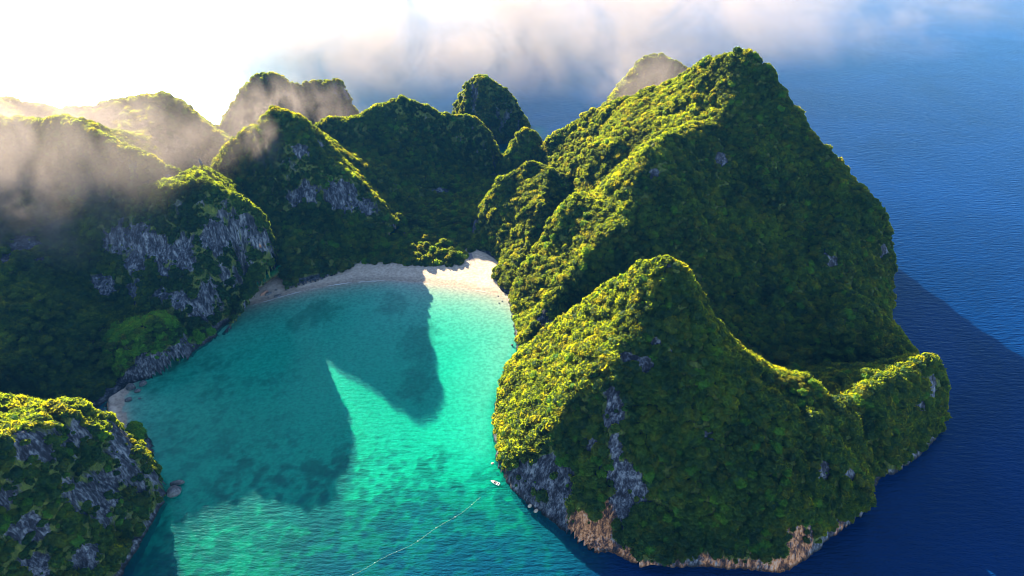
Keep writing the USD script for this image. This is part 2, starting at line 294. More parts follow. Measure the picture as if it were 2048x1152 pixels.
stone_dark = mat('dark_wet_rock', {
    'geo': ('geometry', {}), 'n': noise(0.8, 5, 0.65), 'r': ('rgb_ramp', {'ramp': [(0.3, (0.018, 0.018, 0.022)), (0.55, (0.06, 0.06, 0.066)), (0.75, (0.15, 0.145, 0.14))]}),
    'b': ('bump', {'strength': 0.8, 'distance': 0.5}), 'p': ('principled_bsdf', {'roughness': 0.7})},
    [('geo.position', 'n.vector'), ('n.fac', 'r.fac'), ('n.fac', 'b.height'), ('b.normal', 'p.normal'), ('r.color', 'p.base_color')], surface='p.BSDF')

# ------------------------------------------------------------------ the land's meshes
def smoothstep(a, b, x):
    t = np.clip((x - a) / (b - a), 0, 1)
    return t * t * (3 - 2 * t)

ROCK = dict(  # bare rock that the photograph shows: x, y, radius in its pixels
    headland=[(1228, 790, 20), (1223, 835, 24), (1232, 890, 22), (1215, 950, 28), (1245, 955, 38), (1275, 975, 34), (1228, 1025, 34), (1195, 1055, 36), (1130, 995, 45), (1080, 950, 48), (1180, 885, 20), (1292, 725, 22), (1258, 712, 18), (1648, 940, 20), (1690, 945, 16), (1592, 1090, 42), (1570, 1130, 34), (1680, 1060, 26), (1335, 535, 9), (1040, 960, 42), (1105, 1015, 48), (1165, 1055, 40), (1310, 690, 12), (1340, 700, 10), (1420, 870, 10)],
    right_spur=[(1860, 775, 20), (1842, 805, 14), (1800, 945, 12)],
    main=[(1140, 640, 16), (1090, 640, 22), (1075, 690, 16), (1440, 320, 16), (1310, 350, 12), (1660, 520, 16), (1765, 500, 12)],
    left_bluff=[(240, 480, 34), (290, 480, 38), (330, 505, 28), (270, 525, 22), (200, 570, 22), (360, 510, 34), (440, 475, 34), (525, 475, 26), (270, 585, 20), (320, 590, 16), (362, 600, 20), (400, 620, 24), (330, 545, 14), (480, 440, 24), (210, 575, 20)],
    left_headland=[(150, 870, 22), (60, 890, 24), (90, 905, 22), (232, 880, 34), (255, 930, 20), (200, 980, 32), (150, 980, 24), (40, 1060, 24), (70, 1060, 20), (210, 1035, 18), (170, 1110, 28), (300, 945, 22), (5, 1000, 16), (285, 975, 18), (75, 1130, 24)],
    peak=[(610, 385, 24), (680, 395, 32), (585, 400, 16), (735, 415, 20), (600, 300, 16), (640, 290, 14), (700, 380, 16)],
    wall=[(880, 385, 16)], left_slope=[(45, 490, 26), (80, 520, 14), (10, 520, 16)],
    islet=[(298, 890, 14), (270, 838, 8)], tree_knoll=[(300, 735, 30), (340, 725, 26), (372, 700, 20), (270, 740, 16)])
RUST = [(1180, 1035, 45, 0.9), (1150, 1025, 30, 0.8), (1210, 1050, 22, 0.7), (1200, 1090, 40, 0.55), (1250, 1125, 30, 0.7), (1290, 1135, 25, 0.7), (1010, 935, 16, 0.6), (1590, 1090, 50, 0.62), (1570, 1135, 45, 0.66), (1480, 1130, 40, 0.6), (1420, 1125, 25, 0.6), (1350, 1135, 30, 0.5), (1170, 1085, 30, 0.6), (1720, 1020, 25, 0.35), (1680, 1060, 30, 0.5), (1090, 660, 18, 0.7), (525, 490, 12, 0.6)]
rust_at = [(hit(a, b), r * 0.36, w) for a, b, r, w in RUST]
ROCKY = dict(headland=0.0, main=0.0, right_spur=0.05, streaked_cliff=0.25, cone=0.2, misty_hill=0.05, sea_stack=0.0, wall=0.08, peak=0.14, left_bluff=0.06, misty_range=0.2, twin_rocks=0.25, left_slope=0.08, tree_knoll=0.1, islet=0.0, left_headland=0.03, valley=-1)

KIND = dict(headland='headland', main='mountain', right_spur='headland', streaked_cliff='cliff', cone='hill', misty_hill='hill', sea_stack='rock_island', wall='mountain', peak='mountain', left_bluff='cliff',
            misty_range='mountain', twin_rocks='rock_island', left_slope='hill', tree_knoll='hill', left_headland='headland', islet='rock_island', valley='valley_ground')
for k, (key, m) in enumerate(MOUNTAINS.items()):
    sl, z = m['sl'], m['z']
    x, y = gx[sl], gy[sl]
    zy, zx = np.gradient(z, RES)
    n = np.stack([-zx, -zy, np.ones_like(z)], -1)
    n /= np.linalg.norm(n, axis=-1, keepdims=True)
    steep = 1 - n[..., 2]
    p = np.stack([x, y, z], -1)
    flute = fbm3(p, (7.0, 7.0, 30.0), k + 5, 3) - 0.5
    lump = fbm3(p, (12.0, 12.0, 12.0), k + 9, 3) - 0.5
    rel = m['relief'] * np.clip((z + 1) / 8, 0.15, 1)
    p = p + n * (rel * ((9.0 if key == 'streaked_cliff' else 7.0) * flute * smoothstep(0.25, 0.6, steep) + 5.0 * lump * (key != 'valley')))[..., None]
    streak = fbm3(p, (5.0, 5.0, 36.0), k + 21, 3)
    rock = np.clip(ROCKY[key] + 0.95 * smoothstep(0.42, 0.85, steep) * smoothstep(0.46, 0.62, streak), 0, 1) * smoothstep(0.12, 0.4, steep)
    if key in ('headland', 'main', 'right_spur'):
        rock *= 0.35
    shore = 2.0 if key == 'headland' else 1.0
    if key != 'valley':
        rock = np.maximum(rock, smoothstep(5.0 * shore, 1.5 * shore, p[..., 2] - 5 * (fbm2(x, y, 12, k, 2) - 0.5)))
    for a, b, r in ROCK.get(key, []):
        c = hit(a, b)
        d = np.linalg.norm((p - c), axis=-1) / (r * np.linalg.norm(c - [0, 0, CAM_H]) / F)
        rock = np.maximum(rock, smoothstep(1.15, 0.75, d + 1.7 * (fbm3(p, (4.5, 4.5, 14), k + 31, 3) - 0.5)))
    crag = 1 - np.abs(2 * fbm3(p, (3.6, 3.6, 16.0), k + 51, 3) - 1)
    p = p + n * (2.6 * rock * (crag - 0.75) * smoothstep(0.08, 0.3, steep))[..., None]
    rust = np.zeros_like(z)
    for c, r, w in rust_at:
        rust = np.maximum(rust, w * smoothstep(1.5, 0.5, np.linalg.norm(p - c, axis=-1) / r))
    rust = np.maximum(rust * 1.9, 0.5 * smoothstep(7, 3, p[..., 2]))
    ny_, nx_ = z.shape
    keep = (z > -7.5) & (z > TOP[sl] - 7)
    ck = keep[:-1, :-1] & keep[1:, :-1] & keep[:-1, 1:] & keep[1:, 1:]
    idx = np.arange(z.size).reshape(z.shape)
    a, b, c, d = idx[:-1, :-1][ck], idx[:-1, 1:][ck], idx[1:, 1:][ck], idx[1:, :-1][ck]
    f = np.vstack([np.stack([a, b, c], 1), np.stack([a, c, d], 1)])
    on, f = np.unique(f, return_inverse=True)
    f = f.reshape(-1, 3)
    pv = p.reshape(-1, 3)[on]
    pr = usdkit.mesh(stage, path(KIND[key]), (pv, f), terrain_mat, smooth=True)
    for nm, arr in (('rock', rock), ('rust', rust)):
        UsdGeom.PrimvarsAPI(pr).CreatePrimvar(nm, Sdf.ValueTypeNames.FloatArray, 'vertex').Set(Vt.FloatArray.FromNumpy(arr.reshape(-1)[on].astype(np.float32)))
    tag(pr.GetPrim(), m['label'], KIND[key].split('_')[-1], kind='structure')
    m.update(v=pv, f=f, rock=rock.reshape(-1)[on])
TOPZ = TOP

# ------------------------------------------------------------------ beach, sea bed and sea
DEPTH = np.vstack([
    [np.append(Z(a, b, 0)[:2], d) for a, b, d in [
        (490, 612, 0.2), (520, 604, 0), (545, 597, 0), (580, 587, 0), (620, 578, 0), (660, 570, 0), (700, 564, 0), (740, 561, 0), (780, 560, 0), (850, 565, 0), (900, 570, 0), (950, 578, 0), (1000, 588, 0), (1020, 605, 0.1),
        (500, 604, -0.6), (530, 575, -2.2), (570, 562, -2.2), (640, 548, -2.4), (700, 530, -2.6), (760, 526, -2.6), (850, 530, -2.6), (920, 528, -2.6), (940, 500, -3.2), (970, 525, -2.8), (1000, 560, -2.4), (1030, 585, -1.5), (600, 540, -3), (820, 510, -3),
        (1026, 622, 0.5), (1030, 650, 0.7), (1036, 690, 0.8), (850, 590, 0.55), (950, 605, 0.5), (1015, 630, 0.5), (760, 585, 0.9), (650, 600, 0.9), (560, 620, 1.0), (700, 640, 1.9), (820, 680, 1.9), (950, 680, 1.2), (1010, 700, 0.8), (900, 760, 1.7), (980, 800, 1.1), (980, 900, 1.4),
        (500, 660, 1.4), (430, 710, 1.7), (620, 780, 3.2), (500, 780, 3.0), (400, 780, 2.4), (300, 790, 1.2), (262, 810, 0.7), (300, 768, 1.6), (345, 754, 1.8), (384, 735, 2.0), (396, 702, 1.8), (432, 692, 1.5), (460, 664, 1.3), (492, 640, 1.0), (268, 786, 0.9), (250, 800, 0.25), (275, 775, 1.0), (300, 745, 1.0), (340, 730, 1.2), (375, 700, 1.2), (420, 680, 0.9), (455, 648, 0.7), (488, 622, 0.4), (280, 840, 1.2), (750, 850, 2.5), (850, 880, 2.7), (650, 930, 3.2), (450, 900, 3.0), (350, 900, 2.2), (400, 1050, 3.8), (600, 1050, 6.0), (500, 1152, 6.0),
        (800, 970, 4.2), (930, 960, 3.4), (900, 1050, 10.5), (1000, 1010, 6.0), (1060, 1060, 8), (750, 1080, 10), (680, 1152, 13), (900, 1152, 16), (1050, 1130, 16), (1120, 1090, 11), (1150, 1130, 14), (1240, 1140, 22), (340, 1000, 2.2), (300, 1080, 5.5), (260, 1152, 7.0), (400, 1250, 6), (700, 1300, 12), (1000, 1300, 22), (240, 1250, 9),
        (222, 805, 0), (238, 822, 0), (247, 842, 0), (214, 800, -1.5), (203, 796, -2), (205, 808, -2), (210, 815, -2), (215, 825, -2), (222, 836, -1.5),
        (990, 345, 0), (1003, 338, 0.6), (1010, 325, 1.5), (1002, 310, 4), (995, 295, 12), (960, 300, 12), (1060, 260, 14), (1090, 250, 16)]],
    [(-40, 1000, 40), (60, 920, 22), (-150, 950, 40), (-60, 420, 2.4)]])
fine = np.arange(-420, 452, 4.0)
lines = lambda inner: np.concatenate([inner[0] - 4 * 1.25 ** np.arange(42, 1, -1), inner, inner[-1] + 4 * 1.25 ** np.arange(2, 43)])
sx, sy = lines(fine), lines(np.arange(60, 1100, 4.0))
sx, sy = np.meshgrid(sx, sy)

def depth_at(x, y):
    d = LinearNDInterpolator(DEPTH[:, :2], DEPTH[:, 2])(x, y)
    near = np.clip((np.hypot(np.maximum(np.abs(x + 110) - 230, 0), np.maximum(np.abs(y - 420) - 240, 0))), 0, 400)
    inlet = np.hypot(x - 10, y - 900) < 130
    d = np.where(np.isnan(d), 40.0, d)
    return d

# beyond the headland the water is deep at once: points of the outer sea keep 40 m
def outer(x, y):
    side = np.cross(np.array([[160.0, -160.0]]), np.stack([x - 30, y - 300], -1).reshape(-1, 2)).reshape(x.shape)
    return (x > 105) & (y < 860) | (y > 1010) | (x < -420)
dep = depth_at(sx, sy)
dep = np.where(outer(sx, sy), np.maximum(dep, 40.0), dep)
from scipy.ndimage import gaussian_filter as _g
inner = np.s_[41:-41, 41:-41]
dd = dep.copy(); dd[inner] = _g(dep[inner], 1.2); dep = np.where(dep > 0.3, dd, dep)

def grid_mesh(x, y, z, ck=None):
    idx = np.arange(x.size).reshape(x.shape)
    ck = np.ones((x.shape[0] - 1, x.shape[1] - 1), bool) if ck is None else ck
    a, b, c, d = idx[:-1, :-1][ck], idx[:-1, 1:][ck], idx[1:, 1:][ck], idx[1:, :-1][ck]
    f = np.vstack([np.stack([a, b, c], 1), np.stack([a, c, d], 1)])
    on, f = np.unique(f, return_inverse=True)
    return np.stack([x, y, z], -1).reshape(-1, 3)[on], f.reshape(-1, 3), on

# a finer grid of the bay's floor; what stands out of the water is the beach
bx, by = np.meshgrid(np.arange(-345, 130, 1.5), np.arange(120, 660, 1.5))
bd = depth_at(bx, by)
bd = _g(np.where(bx > 105, np.maximum(bd, 24), bd), 1.5)
reefs = smoothstep(1.9, 3.4, bd + 3.0 * (fbm2(bx, by, 34, 8, 3) - 0.5)) * smoothstep(385, 335, by + 30 * (fbm2(bx, by, 25, 41, 2) - 0.5))
coral = smoothstep(0.43, 0.57, 0.6 * fbm2(bx, by, 5.0, 3, 3) + 0.4 * fbm2(bx, by, 15, 33, 3) + 0.10 * (reefs - 0.9)) * reefs
left = smoothstep(-150, -190, bx) * smoothstep(480, 440, by)
coral = np.maximum(coral, left * 0.6 * np.clip((0.5 * fbm2(bx, by, 14, 13, 4) + 0.5 * fbm2(bx, by, 5, 15, 3) - 0.48) * 7, 0, 1))
bz = -bd + 0.12 * (fbm2(bx, by, 5, 4, 3) - 0.5) * smoothstep(0.2, 1.0, np.abs(bd)) + 0.7 * coral
for a, b, r in [(785, 612, 30), (640, 620, 34), (840, 680, 40), (830, 760, 34), (600, 640, 22)]:   # dark weed beds
    c = Z(a, b, -1)
    coral = np.maximum(coral, 0.5 * smoothstep(1.25, 0.6, np.hypot(bx - c[0], (by - c[1]) * 0.6) / (r * 0.42) + 2.2 * (fbm2(bx, by, 9, 17, 4) - 0.5)))
coral *= smoothstep(0.35, 0.8, bd)

def bed_mat(name, tone):
    return mat(name, {
        'geo': ('geometry', {}), 'coral': ('attribute', {'attribute': 'coral'}), 'n': noise(0.35, 4, 0.6), 'n2': noise(0.02, 2), 'w': ('wave_texture', {'scale': 0.9, 'distortion': 6.0, 'detail': 2.0}),
        'sand': ('rgb_ramp', {'ramp': [(0.36, tuple(tone * c for c in (0.55, 0.425, 0.335))), (0.62, tuple(tone * c for c in (0.86, 0.675, 0.53)))]}),
        'reef': ('rgb_ramp', {'ramp': [(0.3, (0.018, 0.03, 0.028)), (0.6, (0.06, 0.085, 0.055)), (0.8, (0.2, 0.2, 0.13))]}),
        'mix': ('mix_color', {}), 'pz': ('separate_xyz', {}), 'wet': ('map_range', {'from_min': 0.25, 'from_max': 0.7, 'to_min': 0.72, 'to_max': 1.0, 'clamp': True}), 'damp': ('mix_color', {'blend_type': 'multiply', 'fac': 1.0}), 'b': ('bump', {'strength': 0.35, 'distance': 0.12}), 'p': ('principled_bsdf', {'roughness': 0.95, 'specular_ior_level': 0.1})},
        [('geo.position', 'n.vector'), ('n.fac', 'sand.fac'), ('n.fac', 'reef.fac'), ('coral.fac', 'mix.fac'), ('sand.color', 'mix.a'), ('reef.color', 'mix.b'), ('n.fac', 'b.height'), ('b.normal', 'p.normal'), ('geo.position', 'pz.vector'), ('pz.z', 'wet.value'), ('mix.result', 'damp.a'), ('wet.result', 'damp.b'), ('damp.result', 'p.base_color')], surface='p.BSDF')
sand_mat, beach_mat = bed_mat('sand_and_coral', 0.52), bed_mat('dry_sand', 0.54)
cd = 0.25 * (bd[:-1, :-1] + bd[1:, :-1] + bd[:-1, 1:] + bd[1:, 1:])
cx, cy = bx[:-1, :-1], by[:-1, :-1]
for name, sel, label in (('seabed', (cd > -0.02) & (cd < 22), 'sandy bay floor with dark coral patches under the turquoise water'),
                         ('beach', (cd <= -0.02) & (cx > -265), 'pale sand beach curving round the head of the bay'),
                         ('beach', (cd <= -0.02) & (cx <= -265), 'tiny pocket beach of pale sand beside the lower left headland')):
    v, f, on = grid_mesh(bx, by, bz, sel)
    pr = usdkit.mesh(stage, path(name), (v, f), beach_mat if name == 'beach' else sand_mat, smooth=True)
    UsdGeom.PrimvarsAPI(pr).CreatePrimvar('coral', Sdf.ValueTypeNames.FloatArray, 'vertex').Set(Vt.FloatArray.FromNumpy(coral.reshape(-1)[on].astype(np.float32)))
    tag(pr.GetPrim(), label, name, kind='structure')
ix, iy = np.meshgrid(np.arange(-80, 90, 3.0), np.arange(815, 1000, 3.0))
iz = -depth_at(ix, iy)
v, f, on = grid_mesh(ix, iy, iz, ((-iz[:-1, :-1]) < 20))
pr = usdkit.mesh(stage, path('seabed'), (v, f), sand_mat, smooth=True)
UsdGeom.PrimvarsAPI(pr).CreatePrimvar('coral', Sdf.ValueTypeNames.FloatArray, 'vertex').Set(Vt.FloatArray.FromNumpy(np.zeros(len(v), np.float32)))
tag(pr.GetPrim(), 'pale sea floor of the narrow inlet behind the valley', 'seabed', kind='structure')

def expo(k):   # exp(-k d) per channel, as node pairs
    return {'math_type': 'multiply', 'value2': -k}
water = {
    'geo': ('geometry', {}), 'depth': ('attribute', {'attribute': 'depth'}), 'dc': ('math', {'math_type': 'maximum', 'value2': 0.0}),
    'comb': ('combine_color', {'color_type': 'rgb'}), 'ok': ('math', {'math_type': 'multiply', 'value2': -0.06}), 'oe': ('math', {'math_type': 'exponent'}), 'oi': ('math', {'math_type': 'subtract', 'value1': 1.0}),
    'omin': ('map_range', {'from_min': 0.0, 'from_max': 0.93, 'clamp': True}),
    'scat': ('rgb_ramp', {'ramp': [(0.0, (0.004, 0.62, 0.45)), (0.12, (0.003, 0.40, 0.33)), (0.36, (0.002, 0.10, 0.14)), (0.75, (0.0006, 0.026, 0.08)), (1.0, (0.0002, 0.0145, 0.076))]}),
    'map1': ('mapping', {'rotation': (0, 0, math.radians(24)), 'scale': (0.09, 0.34, 0.1)}), 'map2': ('mapping', {'rotation': (0, 0, math.radians(-12)), 'scale': (0.3, 0.8, 0.4)}),
    'w1': noise(1.0, 4, 0.6), 'w2': noise(1.0, 3, 0.6), 'ws': ('math', {'math_type': 'multiply_add', 'value2': 0.22}),
    'bump': ('bump', {'distance': 0.6}), 'bumpd': ('bump', {'distance': 4.0, 'strength': 1.0}), 'wind': noise(0.006, 3, 0.6, distortion=0.6), 'windr': ('map_range', {'from_min': 0.35, 'from_max': 0.65, 'to_min': 0.8, 'to_max': 1.2, 'clamp': True}), 'windm': ('mix_color', {'blend_type': 'multiply', 'fac': 1.0}), 'calm': ('map_range', {'from_min': 2.0, 'from_max': 40.0, 'to_min': 0.4, 'to_max': 1.0, 'clamp': True}),
    'tr': ('transparent_bsdf', {}), 'df': ('diffuse_bsdf', {}), 'body': ('mix_closure', {}), 'dot': ('vector_math', {'math_type': 'dot_product'}), 'cosv': ('math', {'math_type': 'absolute'}), 'graze': ('math', {'math_type': 'subtract', 'value1': 1.0, 'use_clamp': True}), 'p5': ('math', {'math_type': 'power', 'value2': 5.0}), 'fr': ('math', {'math_type': 'multiply_add', 'value2': 0.55, 'value3': 0.010}),
    'gl': ('glossy_bsdf', {'color': (0.45, 0.77, 1), 'roughness': 0.24}), 'out': ('mix_closure', {})}
wl = [('depth.fac', 'dc.value1'), ('dc.value', 'ok.value1'), ('ok.value', 'oe.value1'), ('oe.value', 'oi.value2'), ('oi.value', 'omin.value'), ('omin.result', 'scat.fac'), ('omin.result', 'body.fac'),
      ('geo.position', 'map1.vector'), ('geo.position', 'map2.vector'), ('map1.vector', 'w1.vector'), ('map2.vector', 'w2.vector'), ('w2.fac', 'ws.value1'), ('w1.fac', 'ws.value3'),
      ('ws.value', 'bump.height'), ('dc.value', 'calm.value'), ('calm.result', 'bump.strength'), ('bump.normal', 'gl.normal'), ('bump.normal', 'dot.vector1'), ('geo.incoming', 'dot.vector2'), ('dot.value', 'cosv.value1'), ('cosv.value', 'graze.value2'), ('graze.value', 'p5.value1'), ('p5.value', 'fr.value1'), ('ws.value', 'bumpd.height'), ('bumpd.normal', 'df.normal'),
      ('geo.position', 'wind.vector'), ('wind.fac', 'windr.value'), ('scat.color', 'windm.a'), ('windr.result', 'windm.b'), ('windm.result', 'df.color'), ('comb.color', 'tr.color'), ('tr.BSDF', 'body.closure1'), ('df.BSDF', 'body.closure2'), ('body.closure', 'out.closure1'), ('gl.BSDF', 'out.closure2'), ('fr.value', 'out.fac')]
for c, kk in zip('rgb', (0.95, 0.016, 0.09)):
    water['k' + c] = ('math', expo(kk)); water['e' + c] = ('math', {'math_type': 'exponent'})
    wl += [('dc.value', f'k{c}.value1'), (f'k{c}.value', f'e{c}.value1'), (f'e{c}.value', f'comb.{c}')]
water_mat = mat('sea_water', water, wl, surface='out.closure')
v, f, on = grid_mesh(sx, sy, np.zeros_like(sx))
pr = usdkit.mesh(stage, path('sea'), (v, f), water_mat, smooth=True)
UsdGeom.PrimvarsAPI(pr).CreatePrimvar('depth', Sdf.ValueTypeNames.FloatArray, 'vertex').Set(Vt.FloatArray.FromNumpy(dep.reshape(-1)[on].astype(np.float32)))
tag(pr.GetPrim(), 'clear turquoise bay running out into deep blue open sea', 'sea', kind='structure')
#=====SEA-END

# ------------------------------------------------------------------ jungle: clumps of leaves spread over every hill
def clump(seed, leaves=95, flat=0.8, leaf=0.30):
    """A crown about 1 m in radius: an uneven core under a shell of leaf sprays."""
    r = np.random.default_rng(seed)
    core = trimesh.creation.icosphere(2, 1.0)
    v = core.vertices
    bumps = r.normal(size=(7, 3)); bumps /= np.linalg.norm(bumps, axis=1, keepdims=True)
    bumps[:, 2] = np.abs(bumps[:, 2]) * 0.7
    rad = 0.55 + 0.42 * np.max(np.clip((v @ bumps.T - 0.55) / 0.45, 0, 1) ** 0.7, axis=1) + 0.12 * (meshkit.fbm(v * 3 + seed, 2, seed) - 0.5)
    core.vertices = v * rad[:, None] * [1, 1, flat]
    d = r.normal(size=(leaves, 3)); d /= np.linalg.norm(d, axis=1, keepdims=True)
    d[:, 2] = np.where(d[:, 2] < -0.35, -d[:, 2], d[:, 2])
    rr = 0.58 + 0.42 * np.max(np.clip((d @ bumps.T - 0.55) / 0.45, 0, 1) ** 0.7, axis=1)
    c = d * (rr * r.uniform(0.92, 1.12, leaves))[:, None] * [1, 1, flat]
    nrm = d + r.normal(size=d.shape) * 0.55
    nrm /= np.linalg.norm(nrm, axis=1, keepdims=True)
    t = np.cross(nrm, r.normal(size=d.shape)); t /= np.linalg.norm(t, axis=1, keepdims=True)
    b = np.cross(nrm, t)
    sz = r.uniform(0.6, 1.25, leaves)[:, None] * leaf
    quad = np.stack([c - t * sz, c + b * sz * 0.45 - nrm * sz * .12, c + t * sz, c - b * sz * 0.45 - nrm * sz * .12], 1).reshape(-1, 3)
    i = np.arange(leaves)[:, None] * 4
    f = np.vstack([i + [0, 1, 2], i + [0, 2, 3]])
    return np.vstack([core.vertices, quad]), np.vstack([core.faces[:, ::1], f + len(core.vertices)])

CLUMPS = [clump(i) for i in range(5)]
KINDS = [(0, 0), (1, 0), (2, 1), (3, 1), (4, 1), (0, 2), (2, 2), (1, 3), (3, 4)]   # (shape, leaf colour)
SHARE = np.array([0.16, 0.16, 0.15, 0.15, 0.12, 0.12, 0.09, 0.05, 0.0])
CANOPY = dict(headland='jungle canopy covering the foreground headland', main='jungle canopy on the tallest mountain and its dark bowl', right_spur='jungle canopy on the low spur at the right end',
    streaked_cliff='bushes and moss tufts clinging to the streaked sunlit cliff', cone='canopy on the small cone beside the inlet', misty_hill='canopy on the misty hill behind the tallest mountain',
    sea_stack='canopy on the lone rock island in the sea', wall='jungle canopy on the broad shaded wall behind the valley', peak='jungle canopy on the pointed middle peak', left_bluff='jungle canopy on the shaded bluff left of the bay',
    misty_range='canopy on the brown range in the left-hand mist', twin_rocks='canopy on the two misty rock hills behind the pointed peak', left_slope='dark jungle canopy on the left slope behind the pocket beach',
    islet='green scrub on the small islet against the lower left headland', tree_knoll='bright green canopy capping the low rock knoll', left_headland='scrub and canopy on the steep headland in the lower left corner', valley='jungle canopy filling the flat valley behind the beach')

def sample(m, per, r):
    v, f, rock = m['v'], m['f'], m['rock']
    a, b, c = v[f[:, 0]], v[f[:, 1]], v[f[:, 2]]
    cr = np.cross(b - a, c - a)
    area = np.linalg.norm(cr, axis=1) / 2
    n = int(area.sum() / per)
    pick = r.choice(len(f), n, p=area / area.sum())
    u, w = r.random(n), r.random(n)
    flip = u + w > 1
    u[flip], w[flip] = 1 - u[flip], 1 - w[flip]
    p = a[pick] + (b - a)[pick] * u[:, None] + (c - a)[pick] * w[:, None]
    rk = rock[f[pick]].mean(1)
    nn = cr[pick] / (2 * area[pick][:, None] + 1e-9)
    return p, nn, rk

TOTAL = 0
def canopy(key, m, k):
    global TOTAL
    r = np.random.default_rng(100 + k)
    dist = np.linalg.norm(m['v'].mean(0) - [0, 0, CAM_H])
    per = 6.5 if dist < 560 else 8.0 if dist < 800 else 11.0
    base = 1.85 if dist < 560 else 1.95 if dist < 800 else 2.2
    if key == 'main':
        per, base = 5.6, 1.55
    p, n, rk = sample(m, per, r)
    keep = (r.random(len(p)) > 0.95 * smoothstep(0.4, 0.78, rk)) & (p[:, 2] > (1.2 if key == 'valley' else 4.5 if key == 'headland' else 2.2)) & (p[:, 2] > ground(p[:, 0], p[:, 1]) - 6)
    if key == 'streaked_cliff':
        keep &= r.random(len(p)) < 0.42 + 0.5 * smoothstep(0.75, 0.25, rk) * smoothstep(0.25, 0.6, n[:, 2])
    p, n, rk = p[keep], n[keep], rk[keep]
    field = fbm2(p[:, 0] + p[:, 2], p[:, 1] - p[:, 2], 22, 60 + k, 3)
    size = base * np.exp(r.normal(0, 0.40, len(p))) * (0.72 + 0.75 * field) * np.clip(1.25 - 0.9 * rk, 0.45, 1.2)
    size *= np.where(n[:, 2] < 0.45, 0.78, 1.0)
    if key in ('valley', 'left_slope'):
        size *= 1.35
    if key in ('headland', 'right_spur', 'left_headland'):
        size *= 1 + 0.6 * smoothstep(48, 8, p[:, 2]) * smoothstep(0.5, 0.7, n[:, 2])
    big = r.random(len(p)) < (0.05 if key != 'streaked_cliff' else 0.0)
    size[big] *= 1.6
    share = np.array(SHARE)
    if key in ('tree_knoll', 'valley', 'islet'):
        share = share + [0, 0, 0, 0, 0, 0, 0, 0.12, 0.05 if key == 'valley' else 1.6]
        share = share / share.sum()
    if key in ('left_slope', 'left_bluff'):
        share = np.array([0.4, 0.3, 0.12, 0.1, 0.08, 0, 0, 0, 0])
    kind = r.choice(len(KINDS), len(p), p=share)
    size = np.clip(size, 0.5, 4.6)
    pos = p + np.stack([n[:, 0] * 0.25, n[:, 1] * 0.25, 0.25 + 0 * n[:, 0]], 1) * size[:, None] + [0, 0, 0.15]
    pi = UsdGeom.PointInstancer.Define(stage, path('jungle_canopy' if key != 'left_headland' else 'jungle_canopy'))
    rel = pi.CreatePrototypesRel()
    for q, (sh, lf) in enumerate(KINDS):
        pr = usdkit.mesh(stage, f'{pi.GetPath()}/leaf_clump_{q:03d}' if q else f'{pi.GetPath()}/leaf_clump', CLUMPS[sh], LEAVES[lf], smooth=False)
        rel.AddTarget(pr.GetPath())
    pi.CreatePositionsAttr(Vt.Vec3fArray.FromNumpy(pos.astype(np.float32)))
    pi.CreateProtoIndicesAttr(Vt.IntArray.FromNumpy(kind.astype(np.int32)))
    yaw, tilt, az = r.uniform(0, 2 * np.pi, len(p)), np.arccos(np.clip(n[:, 2], 0.2, 1)) * 0.55, np.arctan2(n[:, 1], n[:, 0])
    ax = np.stack([-np.sin(az), np.cos(az), 0 * az], 1)
    w1, v1 = np.cos(tilt / 2), ax * np.sin(tilt / 2)[:, None]
    w2, z2 = np.cos(yaw / 2), np.sin(yaw / 2)
    qw = w1 * w2 - v1[:, 2] * z2
    qx, qy, qz = v1[:, 0] * w2 + v1[:, 1] * z2, v1[:, 1] * w2 - v1[:, 0] * z2, w1 * z2 + v1[:, 2] * w2
    pi.CreateOrientationsAttr(Vt.QuathArray([Gf.Quath(float(a), float(b), float(c), float(d)) for a, b, c, d in zip(qw, qx, qy, qz)]))
    pi.CreateScalesAttr(Vt.Vec3fArray.FromNumpy(np.stack([size, size, size * r.uniform(0.8, 1.25, len(p))], 1).astype(np.float32)))
    tag(pi.GetPrim(), CANOPY[key], 'jungle canopy', kind='stuff')
    TOTAL += len(p)

for k, (key, m) in enumerate(MOUNTAINS.items()):
    canopy(key, m, k)
print('clumps', TOTAL)
#=====CANOPY-END

# ------------------------------------------------------------------ air: thin haze everywhere, banks and wisps of low cloud
def mist_mat(name, density, scale, edge=2.2, cover=0.5, stretch=(1, 1, 1)):
    return mat(name, {
        'tc': ('texture_coordinate', {}), 'geo': ('geometry', {}), 'mp': ('mapping', {'scale': tuple(scale * c for c in stretch)}),
        'len': ('vector_math', {'math_type': 'length'}), 'fall': ('map_range', {'from_min': 1.0, 'from_max': 0.1, 'to_min': 0.0, 'to_max': 1.0, 'clamp': True}),
        'n': noise(1.0, 6, 0.62, distortion=0.9), 'nm': ('map_range', {'from_min': cover - 0.09, 'from_max': cover + 0.13, 'clamp': True}), 'pw': ('math', {'math_type': 'power', 'value2': edge * 0.5}),
        'mul': ('math', {'math_type': 'multiply'}), 'den': ('math', {'math_type': 'multiply', 'value2': density}),
        'v': ('principled_volume', {'color': (0.43, 0.365, 0.35), 'anisotropy': 0.3})},
        [('tc.object', 'len.vector1'), ('len.value', 'fall.value'), ('geo.position', 'mp.vector'), ('mp.vector', 'n.vector'), ('n.fac', 'nm.value'), ('fall.result', 'pw.value1'),
         ('pw.value', 'mul.value1'), ('nm.result', 'mul.value2'), ('mul.value', 'den.value1'), ('den.value', 'v.density')], volume='v.volume')

